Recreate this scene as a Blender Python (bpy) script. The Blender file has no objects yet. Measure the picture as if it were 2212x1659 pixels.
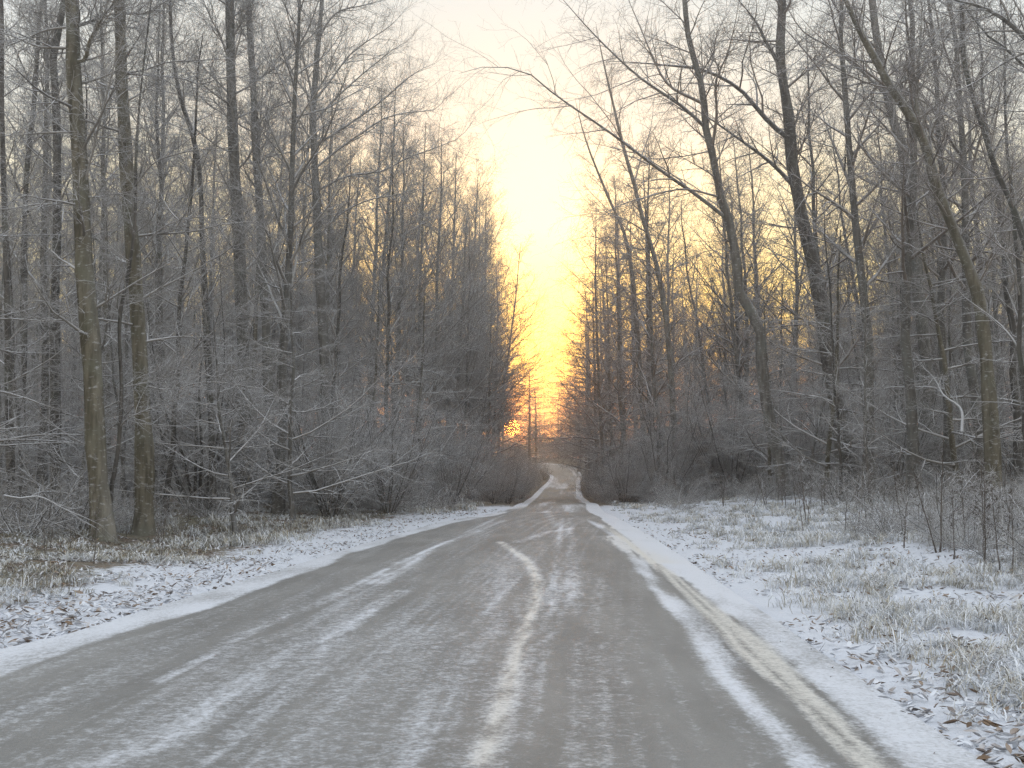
import bpy, math
import numpy as np

rng = np.random.default_rng(11)
SC = bpy.context.scene
COL = SC.collection
R = math.radians

# ------------------------------------------------------------------ camera
CH, F, W0, H0 = 1.35, 2500.0, 2212.0, 1659.0
PITCH = math.atan(175.5 / F)
cam_d = bpy.data.cameras.new('camera')
cam = bpy.data.objects.new('camera', cam_d); COL.objects.link(cam)
cam.location = (0, 0, CH); cam.rotation_euler = (R(90) + PITCH, 0, 0)
cam_d.sensor_width = 36; cam_d.lens = 36 * F / W0
cam_d.clip_start = 0.1; cam_d.clip_end = 5000
SC.camera = cam

def ray(u, v):
    a, b = F, H0 / 2 - v
    return np.array([u - W0 / 2, a * math.cos(PITCH) - b * math.sin(PITCH), a * math.sin(PITCH) + b * math.cos(PITCH)])
def at(u, v, Y):                      # the point of the place seen at (u, v), Y metres ahead
    d = ray(u, v); return np.array([0, 0, CH]) + d * (Y / d[1])
def flat(u, v, z=0.0):                # where the sight line meets level ground
    d = ray(u, v); return np.array([0, 0, CH]) + d * ((z - CH) / d[2])
def proj(p):
    x, y, z = p[0], p[1], p[2] - CH
    f = y * math.cos(PITCH) + z * math.sin(PITCH); h = -y * math.sin(PITCH) + z * math.cos(PITCH)
    return W0 / 2 + F * x / f, H0 / 2 - F * h / f

# ------------------------------------------------------------------ tagging
def tag(o, label=None, cat=None, group=None, kind=None):
    if label: o['label'] = label
    if cat: o['category'] = cat
    if group: o['group'] = group
    if kind: o['kind'] = kind
    return o
def empty(name, loc):
    o = bpy.data.objects.new(name, None); COL.objects.link(o); o.location = loc; o.empty_display_size = .3
    return o
def mesh_obj(name, me, parent=None):
    o = bpy.data.objects.new(name, me); COL.objects.link(o)
    if parent: o.parent = parent
    return o

# ------------------------------------------------------------------ mesh helpers
def make_mesh(name, chunks, mat, smooth=True):
    """chunks: list of (verts (n,3), faces (m,k) with one k)"""
    vs, loops, starts, tot = [], [], [], []
    off = 0; lo = 0
    for v, f in chunks:
        vs.append(v); loops.append((f + off).ravel())
        k = f.shape[1]; starts.append(lo + np.arange(len(f)) * k); tot.append(np.full(len(f), k))
        off += len(v); lo += f.size
    v = np.concatenate(vs); l = np.concatenate(loops); s = np.concatenate(starts); t = np.concatenate(tot)
    me = bpy.data.meshes.new(name)
    me.vertices.add(len(v)); me.vertices.foreach_set('co', v.astype(np.float32).ravel())
    me.loops.add(len(l)); me.loops.foreach_set('vertex_index', l.astype(np.int32))
    me.polygons.add(len(s)); me.polygons.foreach_set('loop_start', s.astype(np.int32)); me.polygons.foreach_set('loop_total', t.astype(np.int32))
    me.polygons.foreach_set('use_smooth', np.full(len(s), smooth))
    me.update(calc_edges=True)
    if mat: me.materials.append(mat)
    return me

def tubes(pts, rad, sides):
    N, P, _ = pts.shape
    t = np.gradient(pts, axis=1); t /= np.linalg.norm(t, axis=2, keepdims=True) + 1e-9
    m = t.mean(axis=1, keepdims=True)
    ref = np.where(np.abs(m[..., 2:3]) > .8, np.array([1., 0, 0]), np.array([0, 0, 1.]))
    u = np.cross(t, np.broadcast_to(ref, t.shape)); u /= np.linalg.norm(u, axis=2, keepdims=True) + 1e-9
    w = np.cross(t, u)
    a = np.arange(sides) * 2 * math.pi / sides
    ring = pts[:, :, None, :] + rad[:, :, None, None] * (np.cos(a)[None, None, :, None] * u[:, :, None, :] + np.sin(a)[None, None, :, None] * w[:, :, None, :])
    v = ring.reshape(-1, 3)
    n = np.arange(N)[:, None, None] * P * sides; p = np.arange(P - 1)[None, :, None] * sides
    k = np.arange(sides)[None, None, :]; k2 = (k + 1) % sides
    f = np.stack([n + p + k, n + p + k2, n + p + sides + k2, n + p + sides + k], axis=-1).reshape(-1, 4)
    return v, f

def perp(d):
    ref = np.where(np.abs(d[:, 2:3]) > .9, np.array([1., 0, 0]), np.array([0, 0, 1.]))
    u = np.cross(d, ref); u /= np.linalg.norm(u, axis=1, keepdims=True) + 1e-9
    return u, np.cross(d, u)

def grow(r, pp, pr, n, t0, t1, ang, angsd, length, P, trop=0.0, wob=.12, ratio=.6, rtip=.002, flat_=0.0, rmax=9.):
    """n children on every parent polyline; length(t, parent length)"""
    N, Pn = pr.shape
    i = np.repeat(np.arange(N), n)
    k = np.tile(np.arange(n), N)
    t = t0 + (t1 - t0) * (k + r.random(N * n)) / n
    fi = np.clip(t * (Pn - 1), 0, Pn - 1.001); i0 = fi.astype(int); f = (fi - i0)[:, None]
    a, b = pp[i, i0], pp[i, i0 + 1]
    base = a + (b - a) * f
    tan = b - a; tan /= np.linalg.norm(tan, axis=1, keepdims=True) + 1e-9
    r0 = pr[i, i0] * (1 - f[:, 0]) + pr[i, i0 + 1] * f[:, 0]
    plen = np.linalg.norm(np.diff(pp, axis=1), axis=2).sum(axis=1)[i]
    u, w = perp(tan)
    phi = k * 2.4 + r.random(N)[i] * 6.28 + r.normal(0, .5, N * n)
    th = np.radians(r.normal(ang, angsd, N * n))[:, None]
    d = np.cos(th) * tan + np.sin(th) * (np.cos(phi)[:, None] * u + np.sin(phi)[:, None] * w)
    if flat_:
        d[:, 2] *= (1 - flat_); d /= np.linalg.norm(d, axis=1, keepdims=True)
    L = length(t, plen) * r.uniform(.55, 1.3, N * n)
    pts = np.empty((N * n, P, 3)); pts[:, 0] = base
    for q in range(1, P):
        d = d + r.normal(0, wob, d.shape); d[:, 2] += trop
        d /= np.linalg.norm(d, axis=1, keepdims=True)
        pts[:, q] = pts[:, q - 1] + d * (L / (P - 1))[:, None]
    rr = np.minimum(np.minimum(r0 * ratio, rmax), .02 * L + .002)
    s = np.linspace(0, 1, P)[None, :]
    rad = rr[:, None] * (1 - s) + np.minimum(rtip, rr)[:, None] * s
    return pts, rad

def resample(p, P):
    p = np.asarray(p, float); d = np.r_[0, np.cumsum(np.linalg.norm(np.diff(p[:, :3], axis=0), axis=1))]
    # smooth with Catmull-Rom in parameter d
    s = np.linspace(0, d[-1], P); out = np.empty((P, p.shape[1]))
    m = np.gradient(p, d, axis=0) if len(p) > 2 else np.repeat((p[1:] - p[:1]) / d[-1], 2, axis=0)
    j = np.clip(np.searchsorted(d, s, side='right') - 1, 0, len(d) - 2)
    h = (d[j + 1] - d[j])[:, None]; x = ((s - d[j])[:, None]) / h
    h00 = 2 * x**3 - 3 * x**2 + 1; h10 = x**3 - 2 * x**2 + x; h01 = -2 * x**3 + 3 * x**2; h11 = x**3 - x**2
    return h00 * p[j] + h10 * h * m[j] + h01 * p[j + 1] + h11 * h * m[j + 1]

def vnoise(x, y, seed=0):
    def h(i, j):
        n = np.sin(i * 127.1 + j * 311.7 + seed * 74.7) * 43758.5453
        return n - np.floor(n)
    i, j = np.floor(x), np.floor(y); fx, fy = x - i, y - j
    fx = fx * fx * (3 - 2 * fx); fy = fy * fy * (3 - 2 * fy)
    return (h(i, j) * (1 - fx) + h(i + 1, j) * fx) * (1 - fy) + (h(i, j + 1) * (1 - fx) + h(i + 1, j + 1) * fx) * fy
def smooth(x, a, b):
    t = np.clip((x - a) / (b - a), 0, 1); return t * t * (3 - 2 * t)

# ------------------------------------------------------------------ materials
class NT:
    def __init__(s, name):
        s.m = bpy.data.materials.new(name); s.m.use_nodes = True; s.t = s.m.node_tree
        s.t.nodes.clear(); s.out = s.n('ShaderNodeOutputMaterial')
    def n(s, kind, **kw):
        nd = s.t.nodes.new(kind)
        for k, v in kw.items():
            if k.startswith('_'): setattr(nd, k[1:], v)
            else: nd.inputs[k.replace('__', ' ')].default_value = v
        return nd
    def l(s, a, b): s.t.links.new(a, b)
    def noise(s, vec, scale, detail=3, rough=.55):
        nd = s.n('ShaderNodeTexNoise', Scale=scale, Detail=detail, Roughness=rough)
        if vec is not None: s.l(vec, nd.inputs['Vector'])
        return nd.outputs['Fac']
    def math(s, op, a, b=None, clamp=False):
        nd = s.n('ShaderNodeMath', _operation=op, _use_clamp=clamp)
        for q, x in enumerate((a, b)):
            if x is None: continue
            if isinstance(x, (int, float)): nd.inputs[q].default_value = x
            else: s.l(x, nd.inputs[q])
        return nd.outputs[0]
    def rng(s, x, a, b, c=0., d=1.):
        nd = s.n('ShaderNodeMapRange', _interpolation_type='SMOOTHSTEP'); s.l(x, nd.inputs[0])
        for q, v in enumerate((a, b, c, d)): nd.inputs[q + 1].default_value = v
        return nd.outputs[0]
    def mix(s, f, a, b):
        nd = s.n('ShaderNodeMix', _data_type='RGBA')
        for q, x in ((0, f), (6, a), (7, b)):
            if isinstance(x, (int, float)): nd.inputs[q].default_value = x
            elif isinstance(x, tuple): nd.inputs[q].default_value = (*x, 1)
            else: s.l(x, nd.inputs[q])
        return nd.outputs[2]
    def mapped(s, vec, scale):
        nd = s.n('ShaderNodeMapping'); nd.inputs['Scale'].default_value = scale; s.l(vec, nd.inputs['Vector']); return nd.outputs[0]
    def bsdf(s, col, rough, bump=None, bs=.5, bd=.02, spec=.4):
        b = s.n('ShaderNodeBsdfPrincipled'); s.l(col, b.inputs['Base Color'])
        if isinstance(rough, float): b.inputs['Roughness'].default_value = rough
        else: s.l(rough, b.inputs['Roughness'])
        b.inputs['Specular IOR Level'].default_value = spec
        if bump is not None:
            bn = s.n('ShaderNodeBump', Strength=bs, Distance=bd); s.l(bump, bn.inputs['Height']); s.l(bn.outputs[0], b.inputs['Normal'])
        s.l(b.outputs[0], s.out.inputs['Surface']); return b

FROST = (.66, .67, .70)
def bark_mat(name, dark, light, lichen, frost=.35):
    m = NT(name); tc = m.n('ShaderNodeTexCoord').outputs['Object']; oi = m.n('ShaderNodeObjectInfo').outputs['Random']
    n1 = m.noise(m.mapped(tc, (9, 9, 1.6)), 1.0, 6, .65)
    n2 = m.noise(tc, 1.3, 3); n3 = m.noise(m.mapped(tc, (6, 6, 14)), 1.5, 4)
    c = m.mix(m.rng(n1, .35, .68), dark, light)
    c = m.mix(m.rng(n2, .5, .66, 0, .7), c, lichen)
    c = m.mix(m.rng(oi, 0, 1, 0., .45), c, dark)
    nz = m.n('ShaderNodeSeparateXYZ'); m.l(m.n('ShaderNodeNewGeometry').outputs['Normal'], nz.inputs[0])
    fz = m.math('ADD', m.rng(nz.outputs['Z'], .0, .8, 0, .9), m.rng(n3, .56, .72, 0, frost), True)
    c = m.mix(fz, c, FROST)
    m.bsdf(c, .85, m.math('ADD', n1, m.math('MULTIPLY', n3, .5)), .7, .02, .2)
    return m.m
def twig_mat(name, dark, light, frost):
    m = NT(name); g = m.n('ShaderNodeNewGeometry'); oi = m.n('ShaderNodeObjectInfo').outputs['Random']
    nz = m.n('ShaderNodeSeparateXYZ'); m.l(g.outputs['Normal'], nz.inputs[0])
    tc = m.n('ShaderNodeTexCoord').outputs['Object']
    c = m.mix(g.outputs['Random Per Island'], dark, light)
    n = m.noise(tc, 1.1, 3)
    f = m.math('MULTIPLY', m.rng(nz.outputs['Z'], -.35, .75), m.rng(n, .3, .62, frost * .45, frost))
    c = m.mix(f, c, FROST)
    m.bsdf(c, .8, spec=.25)
    return m.m

BARK_OLIVE = bark_mat('olive_bark', (.075, .066, .045), (.21, .19, .145), (.16, .16, .12), .4)
BARK_GREY = bark_mat('grey_bark', (.085, .08, .073), (.23, .22, .20), (.2, .21, .19), .4)
BARK_DARK = bark_mat('dark_bark', (.05, .046, .041), (.15, .138, .125), (.13, .135, .11), .35)
TWIG_FROST = twig_mat('frosted_twig', (.155, .142, .128), (.31, .29, .262), .92)
TWIG_BROWN = twig_mat('brown_twig', (.11, .094, .08), (.26, .22, .188), .78)
TWIG_BUSH = twig_mat('undergrowth_twig', (.13, .12, .10), (.29, .265, .235), .88)

# ------------------------------------------------------------------ road geometry
def flats(px): return np.array([flat(u, v)[:2] for u, v in px])
oL = flats([(0, 1402), (152, 1368), (237, 1341), (373, 1300), (508, 1260), (643, 1219), (737, 1189), (856, 1155), (935, 1132), (1010, 1117), (1048, 1111), (1084, 1104.5)])
iL = flats([(0, 1470), (135, 1422), (237, 1385), (339, 1351), (474, 1311), (610, 1260), (737, 1209), (856, 1167), (975, 1131), (1040, 1119), (1070, 1114), (1098, 1106)])
oR = flats([(2118, 1639), (2051, 1598), (1915, 1504), (1763, 1402), (1678, 1341), (1576, 1273), (1475, 1203), (1412, 1162), (1332, 1117), (1297, 1102)])
tanR = flats([(1898, 1653), (1796, 1538), (1712, 1456), (1644, 1388), (1542, 1314), (1475, 1258), (1400, 1205), (1330, 1148), (1290, 1115), (1272, 1106)])
treadR = flats([(1826, 1653), (1730, 1550), (1685, 1500), (1610, 1436), (1475, 1287), (1420, 1235), (1340, 1165)])
whiteL = flats([(1664, 1659), (1627, 1605), (1576, 1538), (1525, 1463), (1475, 1392), (1420, 1310), (1370, 1240), (1310, 1160)])
zY = np.array([-50, 28, 33, 38, 45, 52, 60, 69, 86, 108, 138, 154, 165, 172, 185, 195, 215, 260, 2000.])
zV = np.array([0, 0, -.01, -.06, -.18, -.35, -.59, -.85, -.99, -.9, -.58, -.07, .45, .95, 1.4, 1.85, 2.2, 2.4, 2.4])
def zc(y): return np.interp(y, zY, zV)
near = np.concatenate([np.arange(-14, 0, 2.), np.arange(0, 4, 1.), np.arange(4, 16, .1), np.arange(16, 34, .25)])
def edge(tbl, y):
    x = np.interp(y, tbl[:, 1], tbl[:, 0])
    return np.where(y < tbl[0, 1], tbl[0, 0] + (y - tbl[0, 1]) * (.03 if tbl[0, 0] > 0 else .06), x)
far = []          # left/right points beyond the crest (snow shoulders included)
for (ul, ur, v, Y) in [(1100, 1297, 1095, 38), (1114, 1292, 1097, 45), (1123, 1285, 1093, 54), (1131, 1274, 1089, 69), (1148, 1259, 1073, 86), (1164, 1255, 1057, 108), (1183, 1254, 1040, 138)]:
    far.append(((ul - 1106) * Y / F, Y, (ur - 1106) * Y / F, Y))
far += [(5.0, 154, 9.4, 156), (4.75, 160, 9.6, 170), (4.3, 166, 8.9, 181), (2.8, 172, 6.8, 189), (-.5, 178, 3.5, 194), (-6, 182, -4, 198), (-16, 184, -15, 200), (-40, 186, -40, 202)]
stL = np.concatenate([np.stack([edge(oL, near), near], 1), np.array([(a, b) for a, b, c, d in far])])
stR = np.concatenate([np.stack([edge(oR, near), near], 1), np.array([(c, d) for a, b, c, d in far])])
# refine the far part
k = len(near)
fb = resample(np.c_[(stL[k - 1:] + stR[k - 1:]) / 2, np.zeros(len(stL) - k + 1), stL[k - 1:], stR[k - 1:]], 140)[1:]; fl, fr = fb[:, 3:5], fb[:, 5:7]
stL, stR = np.concatenate([stL[:k], fl]), np.concatenate([stR[:k], fr])
cen = (stL + stR) / 2; half = np.linalg.norm(stR - stL, axis=1) / 2
csub = np.r_[np.arange(0, k, 4), np.arange(k, len(cen), 2)]
cenS, halfS = cen[csub], half[csub]

def road_dist(x, y):
    """signed distance outside the road band; sign of side (+1 right)"""
    p = np.stack([np.ravel(x), np.ravel(y)], 1); best = np.full(len(p), 1e9); side = np.ones(len(p))
    for a, b, ha, hb in zip(cenS[:-1], cenS[1:], halfS[:-1], halfS[1:]):
        d = b - a; L2 = d @ d
        t = np.clip(((p - a) @ d) / L2, 0, 1)
        q = p - a - t[:, None] * d
        dist = np.hypot(q[:, 0], q[:, 1]) - (ha + (hb - ha) * t)
        s = d[1] * q[:, 0] - d[0] * q[:, 1]
        m = dist < best
        best = np.where(m, dist, best); side = np.where(m, np.sign(s), side)
    return best.reshape(np.shape(x)), side.reshape(np.shape(x))

def ground_z(x, y, d=None, side=None):
    if d is None: d, side = road_dist(x, y)
    z = zc(y)
    rise = np.where(side > 0, .5 * smooth(d, .8, 9), .22 * smooth(d, .8, 7) + .5 * smooth(d, 8, 40))
    bump = (vnoise(x * .35, y * .35, 1) - .5) * .22 + (vnoise(x * 1.3, y * 1.3, 2) - .5) * .10 + (vnoise(x * 4, y * 4, 3) - .5) * .05
    z = z + rise + bump * smooth(d, .1, 2.0)
    return np.where(d < .12, zc(y) - .03 - .03 * smooth(-d, -.12, .3), z)
def gz(x, y): return float(ground_z(np.array([x]), np.array([y]))[0])

def spaced(stops):
    out = []
    for a, b, s in stops: out.append(np.arange(a, b, s))
    return np.concatenate(out + [np.array([stops[-1][1]])])
gx = spaced([(-600, -120, 40), (-120, -40, 8), (-40, -12, 1.2), (-12, -6, .25), (-6, 10, .12), (10, 20, .5), (20, 60, 2), (60, 120, 8), (120, 600, 40)])
gy = spaced([(-60, 0, 6), (0, 4, .5), (4, 16, .12), (16, 40, .3), (40, 110, 1.0), (110, 220, 1.5), (220, 300, 10), (300, 900, 50)])
X, Y = np.meshgrid(gx, gy); D, S = road_dist(X, Y); Z = ground_z(X, Y, D, S)
nx, ny = len(gx), len(gy)
ii = (np.arange(ny - 1)[:, None] * nx + np.arange(nx - 1)[None, :]).ravel()
me = make_mesh('ground', [(np.stack([X, Y, Z], -1).reshape(-1, 3), np.stack([ii, ii + 1, ii + nx + 1, ii + nx], 1))], None)
at_ = me.attributes.new('snow', 'FLOAT', 'POINT')
snow = np.where(S > 0, .78 - .22 * smooth(D, 2, 7) - .3 * smooth(D, 6, 12), .74 - .36 * smooth(D, .5, 2.5) - .16 * smooth(D, 3, 7))
snow = snow - smooth(Y, 34, 50) * (.40 + .1 * smooth(D, .5, 2))
at_.data.foreach_set('value', snow.astype(np.float32).ravel())
ground = mesh_obj('ground', me); tag(ground, kind='structure')

g = NT('snowy_ground'); pos = g.n('ShaderNodeNewGeometry').outputs['Position']
sa = g.n('ShaderNodeAttribute', _attribute_name='snow').outputs['Fac']
n1 = g.noise(pos, 7, 6, .7); n2 = g.noise(pos, 1.1, 4, .6); n3 = g.noise(pos, 26, 3, .6)
vor = g.n('ShaderNodeTexVoronoi', Scale=11.); g.l(pos, vor.inputs['Vector'])
lit = g.mix(vor.outputs['Color'], (.045, .034, .024), (.17, .115, .075))
lit = g.mix(g.rng(n2, .42, .62, 0, .7), lit, (.13, .125, .075))
lit = g.mix(g.rng(n3, .4, .7, 0, .5), lit, (.32, .30, .27))
h = g.math('ADD', g.math('MULTIPLY', n1, .62), g.math('MULTIPLY', n2, .38))
cov = g.rng(g.math('ADD', g.math('SUBTRACT', h, .5), g.math('SUBTRACT', sa, .5)), -.06, .12)
snowc = g.mix(n3, (.54, .57, .63), (.68, .695, .73))
g.bsdf(g.mix(cov, lit, snowc), .8, g.math('ADD', n1, g.math('MULTIPLY', n3, .5)), .9, .05, .3)
me.materials.append(g.m)

# road surface: a grid over the ribbon; 'snow' is how thickly each spot is dusted, 'pack' where tyres pressed it and where warm sun shine is painted in
NU = 130
s = np.linspace(0, 1, NU)[None, :, None]
rd = stL[:, None, :] * (1 - s) + stR[:, None, :] * s
rx, ry = rd[..., 0], rd[..., 1]
camber = .02 * (1 - (2 * s[..., 0] - 1) ** 2)
rv = np.stack([rx, ry, zc(ry) + camber], -1)
ns = len(stL); ii = (np.arange(ns - 1)[:, None] * NU + np.arange(NU - 1)[None, :]).ravel()
rme = make_mesh('road', [(rv.reshape(-1, 3), np.stack([ii, ii + 1, ii + NU + 1, ii + NU], 1))], None)
def pdist(line):
    p = rd.reshape(-1, 2); best = np.full(len(p), 1e9)
    for a, b in zip(line[:-1], line[1:]):
        d = b - a; t = np.clip(((p - a) @ d) / (d @ d + 1e-9), 0, 1)
        best = np.minimum(best, np.linalg.norm(p - a - t[:, None] * d, axis=1))
    return best.reshape(rx.shape)
wob = (vnoise(ry * .8, rx * 0 + 3) - .5) * .10 + (vnoise(ry * 3, rx * 2) - .5) * .06
farm = smooth(ry, 30, 40)
xiL = np.interp(ry, iL[:, 1], iL[:, 0]); xiL = np.where(ry < iL[0, 1], iL[0, 0] + (ry - iL[0, 1]) * .06, xiL)
xtR = np.interp(ry, tanR[:, 1], tanR[:, 0]); xtd = np.interp(ry, treadR[:, 1], treadR[:, 0]); xwL = np.interp(ry, whiteL[:, 1], whiteL[:, 0])
wid = np.linalg.norm(stR - stL, axis=1)[:, None]
sh = np.minimum(.17, .5 / wid)
shoulderL = (1 - farm) * smooth(xiL + wob * 1.5 - rx, -.10, .12) + farm * smooth(sh - s[..., 0] + wob * .1, -.03, .03)
shoulderR = (1 - farm) * smooth(rx - xtR + wob, -.06, .10) + farm * smooth(s[..., 0] - 1 + sh + wob * .1, -.03, .03)
midR = smooth(rx + wob, xwL - .16, xwL + .16) * (1 - farm) * smooth(34 - ry, 0, 8)
cov = .27 + .07 * vnoise(rx * 1.2, ry * .15, 5) + .08 * vnoise(rx * 6, ry * .3, 6)
lat = s[..., 0] * wid
cov = cov + .08 * (vnoise(lat * 13, ry * .10, 31) - .5) + .10 * (vnoise(lat * 31, ry * .16, 32) - .5)
cov = cov + .10 * smooth(ry, 14, 40) * vnoise(rx * 4, ry * .15, 8)
cov = np.maximum(cov, shoulderL * (.50 + .2 * vnoise(rx * 3, ry, 7)))
cov = np.maximum(cov, midR * (.27 + .34 * vnoise(rx * 6, ry * .7, 9) + .12 * np.exp(-((rx - xwL - .12) / .10) ** 2)))
band = smooth(rx, xtd - .02, xtd + .03) * smooth(xtR + .03 - rx, -.05, .03) * (1 - farm) * smooth(32 - ry, 0, 10)
cov = np.maximum(cov, band * .6)
cov = np.maximum(cov, shoulderR * (.50 + .16 * vnoise(rx * 3, ry * 1.2, 10) + .12 * smooth(ry, 8, 16)))
for off in (0, .07, .14):
    cov = cov - .17 * np.exp(-((rx - xtd - off + .03) / .014) ** 2) * (1 - farm) * smooth(24 - ry, 0, 8) * midR
pack_shine = band.copy()
STREAKS = [   # (points, half width, strength, packed and painted shine)
    ([(1040, 1659), (1070, 1575), (1097, 1490), (1118, 1410), (1140, 1350), (1154, 1310), (1161, 1270), (1153, 1235), (1133, 1209), (1100, 1187), (1078, 1172)], .062, .46, .9),
    ([(339, 1476), (440, 1426), (576, 1354), (737, 1283), (839, 1231)], .045, .30, 0),
    ([(856, 1219), (913, 1195), (1000, 1155), (1090, 1112)], .045, .22, 0),
    ([(180, 1665), (339, 1622), (440, 1554), (576, 1470), (711, 1388), (859, 1280)], .10, .20, 0),
    ([(815, 1263), (872, 1229), (940, 1184), (1008, 1160), (1093, 1125)], .09, .22, 0),
    ([(700, 1320), (800, 1262), (900, 1205)], .12, .14, 0),
    ([(915, 1659), (954, 1598), (985, 1520), (1030, 1400), (1070, 1300), (1110, 1200)], .13, .15, 0),
    ([(1143, 1605), (1160, 1537), (1167, 1470), (1184, 1375), (1190, 1310), (1200, 1225), (1208, 1165), (1215, 1120)], .055, .22, 0),
    ([(1118, 1174), (1184, 1151), (1256, 1141)], .10, .24, 0),
    ([(1230, 1330), (1235, 1250), (1236, 1180), (1232, 1120)], .10, .22, 0),
    ([(1265, 1659), (1290, 1480), (1300, 1350), (1280, 1240)], .22, .14, .2),
    ([(500, 1659), (760, 1470), (900, 1360)], .25, .10, 0),
    ([(1320, 1160), (1360, 1185), (1430, 1215)], .22, .5, .6),  # snow patch at the right edge, the sun's warm shine painted into it
    ([(1232, 1107), (1225, 1085)], .18, .3, 0), ([(1170, 1108), (1195, 1104)], .25, .3, 0),
]
for px, hw, st, pk in STREAKS:
    d = pdist(flats(px)); prof = np.exp(-(d / (hw * 1.15)) ** 2)
    brk = .4 + .7 * smooth(.4 * vnoise(rx * 6, ry * .6, 12) + .6 * vnoise(rx * 19, ry * 5, 13), .25, .75)
    cov = cov + st * .60 * prof * brk; pack_shine = np.maximum(pack_shine, pk * prof)
ff = smooth(ry, 36, 44)       # beyond the crest: streaks along the road
cov = cov + ff * (.16 * smooth(vnoise(s[..., 0] * 9 + 0 * ry, ry * .05, 14), .45, .75) - .04)
cov = np.maximum(cov, ff * np.maximum(shoulderL, shoulderR) * .9)
for nm, val in (('snow', np.clip(cov, 0, 1)), ('pack_shine', pack_shine)):
    a_ = rme.attributes.new(nm, 'FLOAT', 'POINT'); a_.data.foreach_set('value', np.ascontiguousarray(val, np.float32).ravel())
road = mesh_obj('road', rme); tag(road, kind='structure')

g = NT('frosted_asphalt'); pos = g.n('ShaderNodeNewGeometry').outputs['Position']
sa = g.n('ShaderNodeAttribute', _attribute_name='snow').outputs['Fac']; pk = g.n('ShaderNodeAttribute', _attribute_name='pack_shine').outputs['Fac']
n1 = g.noise(pos, 9, 6, .75)
n2 = g.noise(pos, 32, 4, .7)
n3 = g.noise(pos, 120, 2, .6)
nb = g.noise(g.mapped(pos, (1, .12, 1)), 3, 4, .6)
h = g.math('ADD', g.math('MULTIPLY', n1, .40), g.math('ADD', g.math('MULTIPLY', n2, .52), g.math('MULTIPLY', nb, .08)))
cv = g.rng(g.math('ADD', g.math('SUBTRACT', h, .5), g.math('SUBTRACT', sa, .5)), -.17, .19)
film = g.noise(g.mapped(pos, (1, .3, 1)), 1.4, 5, .65)
asp = g.mix(n3, (.075, .073, .067), (.19, .184, .168))
asp = g.mix(g.rng(film, .3, .75, .02, .34), asp, (.40, .395, .38))
asp = g.mix(g.rng(nb, .35, .7, 0, .5), asp, (.14, .138, .132))
sn = g.mix(pk, (.60, .62, .66), (.58, .562, .515))  # packed snow's warm tint: slight dirt plus sunset reflection put into the colour
col = g.mix(cv, asp, sn)
rough = g.math('SUBTRACT', .58, g.math('MULTIPLY', pk, .06))
g.bsdf(col, rough, g.math('ADD', g.math('MULTIPLY', n2, .7), g.math('MULTIPLY', n3, .6)), .8, .012, .55)
rme.materials.append(g.m)

# ------------------------------------------------------------------ trees
def crown_of(r, limbs, lrad, spec):
    """branchlets and twigs on given limbs -> mesh chunks"""
    ch = []; p, q = limbs, lrad
    for (n, t0, t1, ang, sd, lf, P, trop, wob, sides, flat_) in spec:
        p, q = grow(r, p, q, n, t0, t1, ang, sd, lf, P, trop, wob, .62, .003, flat_)
        ch.append(tubes(p, q, sides))
    return ch
def trunk_poly(r, H, r0, P=14, wob=.03, lean=(0, 0), rtop=.012):
    z = np.linspace(0, H, P); x = np.cumsum(r.normal(0, wob * H / P, P)); y = np.cumsum(r.normal(0, wob * H / P, P))
    x += lean[0] * z - x[0]; y += lean[1] * z - y[0]
    p = np.stack([x, y, z - .15], 1)[None]
    t = np.linspace(0, 1, P); rad = (r0 * (1 - t) ** .8 + rtop) + r0 * .8 * np.exp(-t * 26)
    return p, rad[None]

def proto(seed, H, r0, nb, t0, ang, lf, trop, bark, twig, spec, lower=0, wob=.03, flat_=0., lean=(0, 0), P1=7, asd=9):
    r = np.random.default_rng(seed)
    tp, tr = trunk_poly(r, H, r0, wob=wob, lean=lean)
    b, br = grow(r, tp, tr, nb, t0, .98, ang, asd, lf, P1, trop, .09, .55, .004, flat_)
    ch = [tubes(b, br, 5)] + crown_of(r, b, br, spec)
    if lower:
        b2, br2 = grow(r, tp, tr, lower, .12, t0 + .1, 78, 12, lambda t, L: .9 + 0 * t, 5, .03, .14, .2, .003)
        ch += [tubes(b2, br2, 4)] + crown_of(r, b2, br2, [(6, .2, 1, 50, 15, lambda t, L: .4 * L, 4, .02, .15, 3, 0)])
    return make_mesh('trunk', [tubes(tp, tr, 9)], bark), make_mesh('crown', ch, twig)

UP = [(11, .12, 1, 44, 12, lambda t, L: .45 * L * (1.15 - .6 * t), 5, .06, .10, 4, 0),
      (8, .15, 1, 44, 14, lambda t, L: .45 * L, 4, .05, .14, 3, 0),
      (5, .15, 1, 42, 15, lambda t, L: .55 * L, 3, .04, .15, 3, 0)]
LAY = [(11, .1, 1, 50, 12, lambda t, L: .40 * L * (1.1 - .6 * t), 5, .0, .10, 4, .6),
       (7, .15, 1, 48, 14, lambda t, L: .45 * L, 4, .02, .14, 3, .3),
       (4, .2, 1, 45, 15, lambda t, L: .5 * L, 3, .02, .15, 3, 0)]
DROOP = [(11, .12, 1, 45, 14, lambda t, L: .42 * L * (1.15 - .5 * t), 5, -.03, .13, 4, 0),
         (7, .15, 1, 48, 16, lambda t, L: .42 * L, 5, -.10, .18, 3, 0),
         (4, .2, 1, 45, 18, lambda t, L: .4 * L, 4, .12, .25, 3, 0)]
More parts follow.
